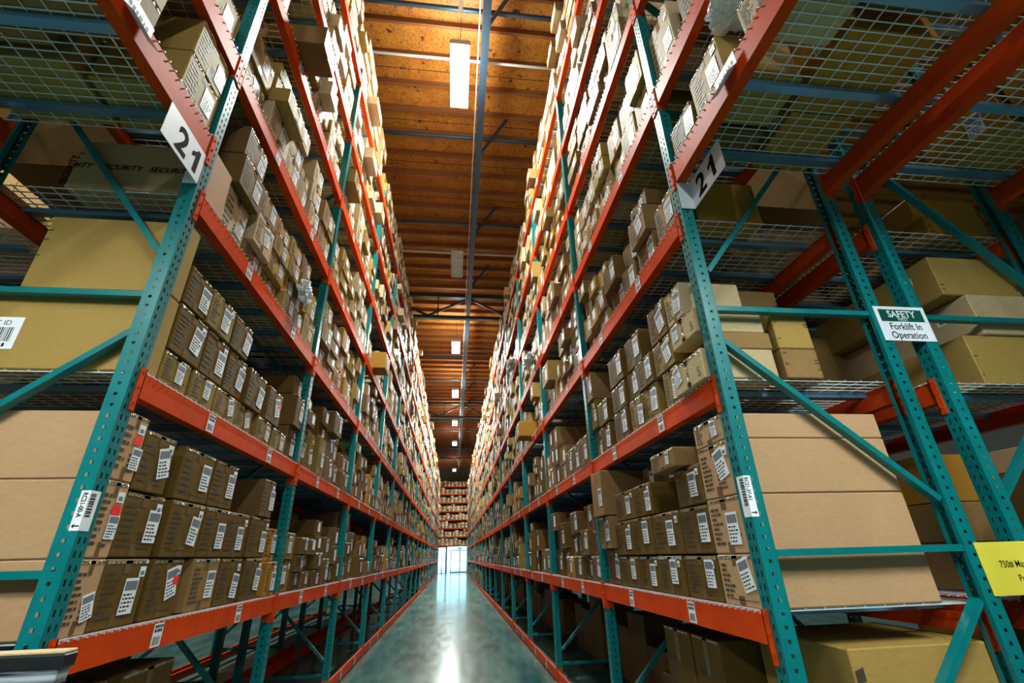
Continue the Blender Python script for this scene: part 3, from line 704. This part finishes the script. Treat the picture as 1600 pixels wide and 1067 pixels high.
for s in ('L', 'R'):
    # deep cartons seen through the mesh from below
    specs = [(1.75, 2.14, 0.50, 0.52), (1.20, 1.68, 0.52, 0.50), (0.80, 1.12, 0.51, 0.46)]
    for k, (a, b, d, dep) in enumerate(specs):
        if s == 'R' and k == 0: continue
        bridge(s, 1, 0, a, b, 4.12+0.1*rng.random(), (0, 4, 2)[k] if s == 'R' else rng.choice([0, 2, 1]), 2, d, dep, (), '%s from the post, seen from below through the %s front deck' % (ORD[k+1], SIDE[s]), 5000)
    for k in range(2, 4):
        bridge(s, 2, 0, 0.05+0.52*k, 0.53+0.52*k, 4.2, (5, 4, 4, 4)[k] if s == 'R' else 2, 2, 0.62, 0.44, (), '%s from the camera, seen from below through the %s rear deck' % (ORD[k+1], SIDE[s]), 5000 if s == 'R' else 200)
bridge('R', 1, 0, 1.66, 2.1, 4.1, 4, 2, 0.55, 0.4, (), 'nearest the post, seen from below through the right front deck', 5000)
for s in ('L', 'R'):
    for k in (1, 2):
        y = 2.12
        while y > 1.3:
            w = rng.uniform(0.28, 0.42); z1 = BR[k]+rng.uniform(0.25, 0.6)
            bridge(s, 1, k, y-w, y, z1, rng.choice([0, 1, 5, 2]), 1, 0.02+rng.uniform(0, .05), 0.5, (), 'on the %s level over the cross aisle, left edge %d cm off the post' % (ORD[k+1], int((2.15-y)*100)), 0)
            CART[-1]['where'] = 'overhead on the %s bridging level, %s side, near %d cm' % (ORD[k+1], SIDE[s], int(y*100))
            y -= w+rng.uniform(0.01, 0.1)

# --- cartons sticking out over the aisle
carton('L', -0.24, 0.50, 2.75, 3.08, 5.657, 5.90, 2, 1, 0, 'aisle', 'overhanging the aisle high in the first bay, fifth shelf up, left rack', (), 2500)
carton('L', -0.22, 0.45, 7.75, 8.15, 4.56, 4.86, 4, 1, 0, 'aisle', 'overhanging the aisle, third bay, fourth shelf up, left rack', (), 1500)
carton('R', -0.24, 0.50, 8.2, 8.62, 3.46, 3.74, 4, 1, 0, 'aisle', 'overhanging the aisle, third bay, third shelf up, right rack', (), 2500)
STICK = [('L', 0, 5, 2.70, 3.12), ('L', 2, 4, 7.68, 8.2), ('R', 2, 3, 8.15, 8.67)]
# --- every other shelf: packed at random
def fill(s, i, l):
    ya = bayY(s, i)+PW+0.015; yb = bayY(s, i)+P-0.015
    if i == 0 and l in (0, 1, 2): ya = 4.38 if l else 99
    if i == 0 and l == 3: ya = 2.53
    if i == 0 and l == 1 and s == 'R': ya = 4.53
    if l == 0:
        if i < 9: return
    maxh = (0.93 if l < 7 else 1.15)
    y = ya; st = (0 if i else {0: 3, 1: 6, 2: 6, 3: 1}.get(l, 0))
    while y < yb-0.2:
        if rng.random() < (0.10 if l < 3 else 0.05) and l < 6: y += rng.uniform(0.1, 0.35); continue
        w = rng.uniform(0.24, 0.46); n = rng.choice([1, 1, 2, 3]); h = rng.uniform(0.15, 0.33)
        if rng.random() < 0.12: h *= 1.6
        pal = [6, 6, 2, 7, 6, 2] if l <= 1 else [6, 2, 7, 0, 2] if l == 2 else [0, 1, 5, 2, 1, 0] if l == 3 else [5, 5, 1, 0, 5, 1]  # darker kraft low down, paler high up, stands in for lamp falloff
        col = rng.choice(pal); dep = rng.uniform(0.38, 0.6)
        if rng.random() < 0.05: col = 4
        fillh = rng.uniform(0.55, 1.0)*maxh if l < 3 else rng.uniform(0.72, 1.0)*maxh
        for _ in range(n):
            if y+w > yb: w = yb-y
            if w < 0.18: break
            st += 1; z = LV[l]+0.012; tier = 0; hh = h
            while z+hh < LV[l]+fillh+0.04:
                tier += 1
                d = 0.02+rng.uniform(-0.03, 0.06)
                if any(q[0] == s and q[1] == i and q[2] == l and y < q[4] and y+w > q[3] for q in STICK): z += hh; continue
                if rng.random() < 0.07 and tier > 1: d -= rng.uniform(0.05, 0.14)
                ww = w-rng.uniform(0.006, 0.03)
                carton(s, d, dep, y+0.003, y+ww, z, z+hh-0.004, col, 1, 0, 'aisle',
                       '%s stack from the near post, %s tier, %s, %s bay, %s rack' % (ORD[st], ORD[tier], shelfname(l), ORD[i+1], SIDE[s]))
                z += hh
                if rng.random() < 0.30: hh = rng.uniform(0.13, 0.30); col = rng.choice(pal)
            y += w
        y += rng.uniform(0.0, 0.05)
for s in ('L', 'R'):
    for i in range(NB+NB2):
        for l in range(8):
            fill(s, i, l)
# heavy fill added at the back of the racks to darken gaps, mostly hidden
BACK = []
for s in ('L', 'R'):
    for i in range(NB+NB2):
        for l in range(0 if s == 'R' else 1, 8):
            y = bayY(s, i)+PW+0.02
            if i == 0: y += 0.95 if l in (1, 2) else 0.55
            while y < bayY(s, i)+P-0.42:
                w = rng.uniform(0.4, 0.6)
                if rng.random() < 0.85: BACK.append((s, 0.68, 0.40, y, min(y+w, bayY(s, i)+P-0.02)-0.01, LV[l]+0.012, LV[l]+rng.uniform(0.45, 0.9), rng.choice([0, 2, 1] if l > 2 else [6, 6, 2])))  # darker kraft on the lower shelves paints the shade deeper
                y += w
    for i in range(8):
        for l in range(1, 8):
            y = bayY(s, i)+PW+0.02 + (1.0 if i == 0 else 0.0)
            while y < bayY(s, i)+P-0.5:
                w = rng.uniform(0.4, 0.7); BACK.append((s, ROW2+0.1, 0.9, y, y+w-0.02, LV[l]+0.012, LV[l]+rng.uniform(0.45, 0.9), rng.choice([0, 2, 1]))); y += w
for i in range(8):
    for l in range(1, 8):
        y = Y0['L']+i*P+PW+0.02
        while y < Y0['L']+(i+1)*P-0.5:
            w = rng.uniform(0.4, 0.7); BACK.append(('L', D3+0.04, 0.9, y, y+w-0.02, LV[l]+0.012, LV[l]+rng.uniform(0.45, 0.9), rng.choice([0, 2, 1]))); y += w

# carton meshes: local front is -y
def dashes(b, x0, x1, z0, z1, yy, rs, rows, gapp=0.45):
    dz = (z1-z0)/rows
    for k in range(rows):
        z = z1-(k+1)*dz; x = x0; end = x0+(x1-x0)*rs.uniform(0.45, 1.0)
        while x < end:
            t = min(rs.uniform(0.012, 0.05), end-x); b.quad((x, yy, z), (x+t, yy, z), (x+t, yy, z+dz*(1-gapp)), (x, yy, z+dz*(1-gapp)), 1); x += t+rs.uniform(0.004, 0.009)
def carton_mb(w, dp, h, style, rs, deco):
    b = MB().cbox(-w/2, w/2, -dp/2, dp/2, 0, h, min(0.006, h*0.05), 0)
    y = -dp/2-0.0012
    if style in (1, 4):
        tw = min(0.05, w*0.16)
        b.quad((-tw/2, y, h*0.78), (tw/2, y, h*0.78), (tw/2, y, h-0.006), (-tw/2, y, h-0.006), 2)
        b.quad((-tw/2, y, 0.006), (tw/2, y, 0.006), (tw/2, y, h*0.2), (-tw/2, y, h*0.2), 2)
        b.quad((-w/2+0.007, y, h-0.02), (w/2-0.007, y, h-0.02), (w/2-0.007, y, h-0.0065), (-w/2+0.007, y, h-0.0065), 3)
    if style == 1:
        a = rs.random()
        dashes(b, -w*0.42, -w*0.08, h*0.16, h*0.86, y-0.0005, rs, rs.choice([6, 7, 8]), 0.5)
        if a < 0.6: dashes(b, w*0.02, w*0.40, h*0.14, h*0.45, y-0.0005, rs, 4, 0.5)
        if a > 0.7:
            b.quad((-w*0.42, y, h*0.12), (w*0.42, y, h*0.12), (w*0.42, y, h*0.125+0.002), (-w*0.42, y, h*0.125+0.002), 1)
    if style == 4:
        t = text_mb('5', 0.075, 1); b.merge(t, T((w*0.30, y-0.0006, h*0.18)))
        b.quad((-0.006, y, 0), (0.010, y, 0), (0.006, y, h), (-0.010, y, h), 3)
    if style in (2, 3):
        # plain long carton: centre seam of the flaps, fold marks, taped ends
        b.box(-w/2+0.004, w/2-0.004, y+0.0006, y+0.0012, h*0.5-0.0012, h*0.5+0.0012, 1) if style == 2 and h > 0.3 and 'seam' in deco else None
        for sx in (-1, 1):
            for k in range(rs.choice([2, 3, 4])):
                z = h*(0.12+0.75*rs.random()); l_ = rs.uniform(0.012, 0.03)
                xa, xb = sorted((sx*(w/2-0.006), sx*(w/2-0.006-l_)))
                b.quad((xa, y, z), (xb, y, z+0.002), (xb, y, z+0.010), (xa, y, z+0.008), 1)
    if style == 3:
        t = text_mb('SECURITY', 0.052, 1, 1.0, 0.3, 0.0012)
        for k in range(3):
            tt = t
            xx = -w/2-0.135+k*0.27
            m2 = MB()
            for fi, fc in enumerate(tt.f):
                if all(-w/2+0.004 < tt.v[q][0]+xx < w/2-0.004 for q in fc): m2.f.append(fc); m2.m.append(1)
            m2.v = tt.v
            b.merge(m2, T((xx, y-0.0006, h*0.42)))
        t2 = text_mb('SECURITY', 0.05, 1, 1.0, 0.0, 0.0015)
        b.merge(t2, T((-w/2+0.008, y-0.0006, h*0.05)) @ Matrix.Rotation(-PI/2, 4, 'Y'))
    if 'corners' in deco:
        for z, t in ((h*0.86, 0.05), (h*0.74, 0.05), (h*0.12, 0.06)):
            b.quad((-w/2+0.006, y, z), (-w/2+0.05, y, z+0.012), (-w/2+0.05, y, z+0.012+t), (-w/2+0.006, y, z+t), 1)
    # plain marks on the side that looks to the right of the front as well
    return b
def ship_label_mb(rs):
    w, h = 0.10, 0.15
    b = MB().box(0, w, -0.0010, 0, 0, h, 0); y = -0.0015
    b.quad((w*0.06, y, h*0.66), (w*0.94, y, h*0.66), (w*0.94, y, h*0.92), (w*0.06, y, h*0.92), 1)
    for k in range(5):
        z = h*(0.08+0.11*k); x = w*0.08
        while x < w*rs.uniform(0.5, 0.9):
            t = rs.uniform(0.008, 0.022); b.quad((x, y, z), (x+t, y, z), (x+t, y, z+h*0.045), (x, y, z+h*0.045), 2); x += t+0.006
    return b
def small_mb():
    b = MB().box(0, 0.045, -0.0010, 0, 0, 0.045, 0); y = -0.0015
    b.quad((0.008, y, 0.008), (0.036, y, 0.008), (0.036, y, 0.026), (0.008, y, 0.026), 1); return b
rs0 = random.Random(3)
SHIP = [ship_label_mb(rs0).mesh('shipping_label', [PAPER, BAR, INKB]) for _ in range(5)]
SMALL = small_mb().mesh('small_label', [PAPER, BAR])
REDM = MB().box(0, 0.055, -0.0010, 0, 0, 0.04).mesh('red_sticker', [REDS])
DOTM = MB().tube([(0, 0.0, 0), (0, -0.0012, 0)], 0.025, 14).mesh('round_red_sticker', [REDS])
def pallet_label():
    b = MB().box(-0.13, 0.13, -0.001, 0, -0.085, 0.085, 0); y = -0.0016
    t = text_mb('PALLET ID', 0.036, 1, 1.0, 0, 0, 'CENTER'); b.merge(t, T((0, y, 0.042)))
    r = random.Random(8); x = -0.10
    while x < 0.10:
        k = r.uniform(0.002, 0.006); b.quad((x, y, -0.045), (x+k, y, -0.045), (x+k, y, 0.03), (x, y, 0.03), 1); x += k+r.uniform(0.002, 0.005)
    x = -0.09
    while x < 0.09: b.quad((x, y, -0.072), (x+0.011, y, -0.072), (x+0.011, y, -0.054), (x, y, -0.054), 1); x += 0.017
    return b.mesh('pallet_label', [PAPER, INKB])
PALLAB = pallet_label()

order = sorted(CART, key=score, reverse=True)
N_IND = 296
def placement(c):
    s = c['s']; cx = X(s, c['d0']+c['dep']/2); cy = (c['y0']+c['y1'])/2
    if c['kind'] == 'aisle': return (cx, cy, c['z0']), (PI/2 if s == 'L' else -PI/2)+c['rz'], c['y1']-c['y0'], c['dep']
    return (cx, cy, c['z0']), c['rz'], c['dep'], c['y1']-c['y0']
def lab_words(t, n=16):
    return ' '.join(t.split()[:n])
for n, c in enumerate(order[:N_IND]):
    rs = random.Random(n*7+1)
    loc, rz, w, dp = placement(c); h = c['z1']-c['z0']
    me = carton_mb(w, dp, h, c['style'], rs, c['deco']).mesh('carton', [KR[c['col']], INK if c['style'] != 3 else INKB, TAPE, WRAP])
    where = c['where']
    o = link(c['name'] or 'cardboard_carton', me, None, loc, rz)
    tag(o, lab_words('%s carton %s' % (KNAME[c['col']], where)), 'carton', 'cardboard cartons on the racks')
    y = -dp/2-0.0022
    if c['kind'] == 'aisle':
        k = rs.uniform(0.75, 1.05); sc = min(1.0, h*0.62/0.15, w*0.42/0.10)
        if c['style'] == 4: lx, lz = -w*0.40, h*0.30
        else: lx, lz = w*rs.uniform(0.0, 0.16), h*rs.uniform(0.12, 0.3)
        q = link('shipping_label', rs.choice(SHIP), o, (lx, y, lz)); q.scale = (sc, 1, sc); q.rotation_euler = (0, rs.choice([0, 0, 0, 0.12, -0.25]), 0)
        if rs.random() < 0.6 and h > 0.2:
            q = link('small_label', SMALL, o, (w*0.5-0.065, y-0.0004, h*0.72)); q.scale = (min(1, h/0.28), 1, min(1, h/0.28))
        if 'red' in c['deco']: link('red_sticker', REDM, o, (w*0.5-0.075, y-0.0008, h*0.55))
        if 'dot' in c['deco']: link('round_red_sticker', DOTM, o, (-w*0.1, y-0.0008, h*0.86))
    if 'pallet' in c['deco']: link('pallet_label', PALLAB, o, (-w*0.5+0.33, y, h*0.42))
    if 'label2' in c['deco']:
        q = link('pallet_label', PALLAB, o, (0.02, y, h*0.5)); q.scale = (0.6, 1, 0.6)
    if 'sidelab' in c['deco']:
        sm = MB()
        q = link('small_label', SMALL, o, (-w/2-0.0012, -dp*0.28, h*0.55), -PI/2); q.scale = (1.8, 1, 1.2)
# everything else is packed too far away or too deep to count
far = MB(); rs = random.Random(77)
def far_box(loc, rz, w, dp, h, col, lab=True):
    Tm = T(loc) @ Matrix.Rotation(rz, 4, 'Z')
    b = MB().box(-w/2, w/2, -dp/2, dp/2, 0, h, col)
    if lab:
        y = -dp/2-0.002
        lw = min(0.10, w*0.38); lh = min(0.15, h*0.6); x = w*rs.uniform(-0.1, 0.12); z = h*rs.uniform(0.12, 0.3)
        b.quad((x, y, z), (x+lw, y, z), (x+lw, y, z+lh), (x, y, z+lh), 8)
        for k in range(4):
            zz = h*(0.2+0.16*k); b.quad((-w*0.42, y, zz), (-w*0.42+w*rs.uniform(0.15, 0.36), y, zz), (-w*0.42+w*0.3, y, zz+h*0.06), (-w*0.42, y, zz+h*0.06), 9)
        b.quad((-w/2+0.006, y, h-0.02), (w/2-0.006, y, h-0.02), (w/2-0.006, y, h-0.006), (-w/2+0.006, y, h-0.006), 10)
    far.merge(b, Tm)
for c in order[N_IND:]:
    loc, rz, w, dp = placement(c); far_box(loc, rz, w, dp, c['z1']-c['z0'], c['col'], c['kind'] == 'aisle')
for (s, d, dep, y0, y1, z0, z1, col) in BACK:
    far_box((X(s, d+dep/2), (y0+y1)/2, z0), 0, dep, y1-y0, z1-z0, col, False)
# rack across the end of the aisle, above the door
EZ = [2.62, 3.45, 4.28, 5.10, 5.93, 6.80, 7.65, 8.45]
for z in EZ:
    x = -2.6
    while x < 2.5:
        w = rs.uniform(0.3, 0.5); zz = z
        top = z+rs.uniform(0.45, 0.68)
        while zz+0.2 < top+0.05:
            hh = rs.uniform(0.18, 0.3); far_box((x+w/2, YF-0.65, zz), 0, w-0.02, 0.5, hh-0.004, rs.choice([0, 1, 5, 2]), True); zz += hh
        x += w
tag(link('distant_cartons', far.mesh('distant_cartons', KR+[PAPER, INK, WRAP])), 'hundreds of small brown cartons filling the far and deep shelves', 'cartons', None, 'stuff')
for k, z in enumerate(EZ):
    m = MB().box(-2.6, 2.6, -0.05, 0, -0.10, -0.005)
    o = link('load_beam', m.mesh('load_beam', [ORANGE]), None, (0, YF-0.92, z)); tag(o, 'orange beam across the aisle end above the door, %s from below' % ORD[k+1], 'load beam', 'beams of the end rack above the door')
for k, x in enumerate((-2.65, 2.65)):
    o = link('upright_post', MB().box(-0.04, 0.04, -0.04, 0.04, 0, 9.3).mesh('upright_post', [TEAL]), None, (x, YF-0.92, 0)); tag(o, 'teal post of the end rack, %s of the door' % ('left', 'right')[k], 'rack post')

# ------------------------------------------------------------------ signs
def digit(ch):
    if ch != '1': return text_mb(ch, 0.205, 1, 1.0, 0, 0.006)
    b = MB()
    v = [(0.050, 0, 0.0), (0.086, 0, 0.0), (0.086, 0, 0.148), (0.060, 0, 0.148), (0.050, 0, 0.128), (0.016, 0, 0.104), (0.016, 0, 0.074), (0.050, 0, 0.094)]
    return b.add(v, [(0, 1, 2, 3, 4), (4, 5, 6, 7)], 1)
def board(name, x0, x1, z0, z1, mats, th=0.002):
    return MB().box(x0, x1, 0, th, z0, z1, 0)
for s in ('L', 'R'):
    # bent flag sign: flange on the post, panel into the cross aisle
    W, H = 0.36, 0.21
    x = X(s, 0.0) if s == 'L' else X(s, 0.09)
    y = Y0[s]-0.006
    t = thing('number_sign', 'white bent sign reading 21 on the %s end post' % SIDE[s], 'sign', (x, y, 3.450), 0, 'white number 21 signs')
    pm = MB()
    if s == 'L':
        pm.box(-0.0015, 0.0015, -W, 0, 0, H, 0).box(-0.078, 0, -0.003, 0, 0, H, 0)
        for fx in (1, -1):
            for ch, yy in (('2', -0.255), ('1', -0.130)):
                tm = digit(ch)
                pm.merge(tm, T((0.0025*fx, yy if fx == 1 else yy+0.09, 0.030)) @ Matrix.Rotation(PI/2*fx, 4, 'Z'))
    else:
        pm.box(-0.0015, 0.0015, -W, 0, 0, H, 0).box(-0.088, 0, -0.003, 0, 0, H, 0)
        for ch, yy in (('2', -0.070), ('1', -0.195)):
            tm = digit(ch)
            pm.merge(tm, T((-0.0025, yy, 0.030)) @ Matrix.Rotation(-PI/2, 4, 'Z'))
    link('panel', pm.mesh('panel', [WHITEG, INKB]), t)
    # wrap-round location sticker on the post corner: lettering to the camera side, barcode to the aisle
    t = thing('location_sticker', 'white sticker %s wrapped round the %s end post corner' % ('RC21-00-A' if s == 'L' else 'RC21-37-A1', SIDE[s]), 'sticker', (X(s, 0), Y0[s], 1.635), 0)
    sx = SG[s]; hgt = 0.155 if s == 'L' else 0.185
    fl = MB()
    xa, xb = sorted((-sx*0.001, sx*0.036)); fl.box(xa, xb, -0.0012, 0, 0, hgt, 0)
    xa, xb = sorted((-sx*0.0012, 0.0)); fl.box(xa, xb, -0.0012, 0.056, 0, hgt, 0)
    tm = text_mb('RC21-00-A' if s == 'L' else 'RC21-37-A1', 0.026, 1, 0.80, 0, 0.0007)
    fl.merge(tm, T((-0.026 if s == 'L' else 0.003, -0.0019, hgt-0.008)) @ Matrix.Rotation(PI/2, 4, 'Y'))
    r = random.Random(4); z = hgt-0.012; x = -sx*0.0018
    while z > 0.05:
        k = r.uniform(0.002, 0.007); fl.quad((x, 0.004, z-k), (x, 0.034, z-k), (x, 0.034, z), (x, 0.004, z), 1); z -= k+r.uniform(0.002, 0.005)
    y = -0.0019; xt, xh, xs = sx*0.003, sx*0.021, sx*0.031
    fl.quad((xt, y, 0.0155), (xh, y, 0.0155), (xh, y, 0.0205), (xt, y, 0.0205), 1)
    fl.add([(xs, y, 0.018), (xh, y, 0.009), (xh, y, 0.027)], [(0, 1, 2)], 1)
    link('sticker_face', fl.mesh('sticker_face', [PAPER, INKB]), t)
    # small bent location holder on the bridging beam
    t = thing('label_holder', 'white bent label holder clipped on the %s overhead orange beam' % SIDE[s], 'label holder', (X(s, -0.016), 1.45, 3.66), 0)
    hb = MB()
    sx = -SG[s]
    xa, xb = sorted((0.0, sx*0.002)); hb.box(xa, xb, -0.09, 0.09, 0.06, 0.15, 0)
    hb.add([(0, -0.09, 0.06), (0, 0.09, 0.06), (sx*0.055, 0.09, 0.0), (sx*0.055, -0.09, 0.0), (sx*0.003, -0.09, 0.06), (sx*0.003, 0.09, 0.06), (sx*0.058, 0.09, 0.002), (sx*0.058, -0.09, 0.002)],
           [(0, 1, 2, 3), (7, 6, 5, 4), (0, 3, 7, 4), (1, 5, 6, 2), (3, 2, 6, 7), (0, 4, 5, 1)], 0)
    xq = sx*0.0026; r = random.Random(9); yq = -0.07
    while yq < 0.07:
        k = r.uniform(0.01, 0.025); hb.quad((xq, yq, 0.085), (xq, yq+k, 0.085), (xq, yq+k, 0.11), (xq, yq, 0.11), 1); yq += k+0.008
    link('holder', hb.mesh('holder', [WHITEG, INK]), t)

XS = X('R', FD)-0.055
t = thing('safety_sign', 'white and green sign reading Safety First Forklift In Operation', 'sign', (XS, Y0['R']-0.004, 2.565), 0)
b = MB().box(0, 0.335, -0.002, 0, 0, 0.225, 0)
link('panel', b.mesh('panel', [WHITEG]), t)
b = MB().quad((0.025, -0.0026, 0.125), (0.31, -0.0026, 0.125), (0.31, -0.0026, 0.205), (0.025, -0.0026, 0.205), 0)
tm = text_mb('SAFETY', 0.062, 1, 0.90, 0, 0.0012, 'CENTER'); b.merge(tm, T((0.168, -0.0034, 0.153)))
tm = text_mb('FIRST', 0.030, 1, 0.95, 0, 0, 'CENTER'); b.merge(tm, T((0.168, -0.0034, 0.129)))
link('header', b.mesh('header', [GREENS, WHITEG]), t)
b = MB(); tm = text_mb('Forklift In', 0.062, 0, 0.86, 0, 0.0006, 'CENTER'); b.merge(tm, T((0.168, -0.0030, 0.072)))
link('lettering', b.mesh('lettering', [INKB]), t); b = MB()
tm = text_mb('Operation', 0.062, 0, 0.88, 0, 0.0006, 'CENTER'); b.merge(tm, T((0.168, -0.0030, 0.016)))
link('lettering', b.mesh('lettering', [INKB]), t)
t = thing('capacity_sign', 'yellow load capacity sign fixed across the two rear posts', 'sign', (X('R', FD)-0.03, Y0['R']-0.004, 1.275), 0)
link('panel', MB().box(0, 0.46, -0.002, 0, 0, 0.225).mesh('panel', [YELLOW]), t)
b = MB(); tm = text_mb('750# Max Capacity', 0.042, 0, 0.85, 0, 0.0004, 'CENTER'); b.merge(tm, T((0.232, -0.003, 0.115)))
link('lettering', b.mesh('lettering', [INKB]), t); b = MB()
tm = text_mb('Per Level', 0.042, 0, 0.85, 0, 0.0004, 'CENTER'); b.merge(tm, T((0.232, -0.003, 0.055)))
link('lettering', b.mesh('lettering', [INKB]), t)

# ------------------------------------------------------------------ wrapped board stack at the lower left
t = thing('wrapped_board_stack', 'black-edged stack of boards in clear stretch wrap before the left end post', 'wrapped boards', (-1.80, 1.985, 0), 0)
wl = MB(); rr = random.Random(6)
for k in range(16):
    za = 0.02+1.19*k/16; zb = 0.02+1.19*(k+1)/16; e = rr.uniform(0, 0.006)
    wl.cbox(-0.535-e, 0.535+e, -0.026-e, 0.024+e, za, zb, 0.004)
link('wrapped_side', wl.mesh('wrapped_side', [STRETCH]), t)
link('edge_trim', MB().cbox(-0.550, 0.550, -0.035, 0.030, 1.205, 1.246, 0.004).mesh('edge_trim', [BLACK]), t)
link('top_sheet', MB().cbox(-0.546, 0.546, -0.032, 0.028, 1.246, 1.256, 0.003).mesh('top_sheet', [KR[5]]), t)
link('bottom_sheet', MB().cbox(-0.54, 0.54, -0.030, 0.026, 0, 0.02, 0.003).mesh('bottom_sheet', [KR[5]]), t)

# ------------------------------------------------------------------ crumpled plastic film hanging from the shelves
FILM = mat('white_film', (0.70, 0.74, 0.76), 0.25, spec=0.7)
def bag_mesh(seed, sx, sy, sz):
    import bmesh
    from mathutils import noise
    bm = bmesh.new(); bmesh.ops.create_icosphere(bm, subdivisions=4, radius=1.0)
    for v in bm.verts:
        n = noise.noise(v.co*2.2+Vector((seed, 0, 0)))+0.6*noise.noise(v.co*5.0+Vector((0, seed, 0)))
        k = 1.0+0.55*n
        v.co = Vector((v.co.x*k*sx, v.co.y*k*sy, v.co.z*k*sz))
    zmin = min(v.co.z for v in bm.verts)
    for v in bm.verts: v.co.z -= zmin
    me = bpy.data.meshes.new('plastic_film'); bm.to_mesh(me); bm.free(); me.materials.append(FILM); return me
for n, (s_, d, y, z, sc, lab) in enumerate((('L', -0.05, 3.92, 3.66, (0.05, 0.12, 0.11), 'crumpled white plastic film hanging on cartons, third shelf up, left rack'),
                                  ('R', 0.10, 1.38, 4.17, (0.12, 0.13, 0.07), 'crumpled clear plastic bag at the top edge above the right beam'),
                                  ('R', -0.06, 10.6, 5.68, (0.10, 0.40, 0.10), 'pale plastic film drooping over a beam deep along the right rack'),
                                  ('R', -0.10, 7.62, 4.58, (0.08, 0.30, 0.09), 'pale plastic film over a beam near its post, third bay of the right rack'))):
    o = link('plastic_film', bag_mesh(n*3.7+1, *sc), None, (X(s_, d), y, z)); tag(o, lab, 'plastic film')
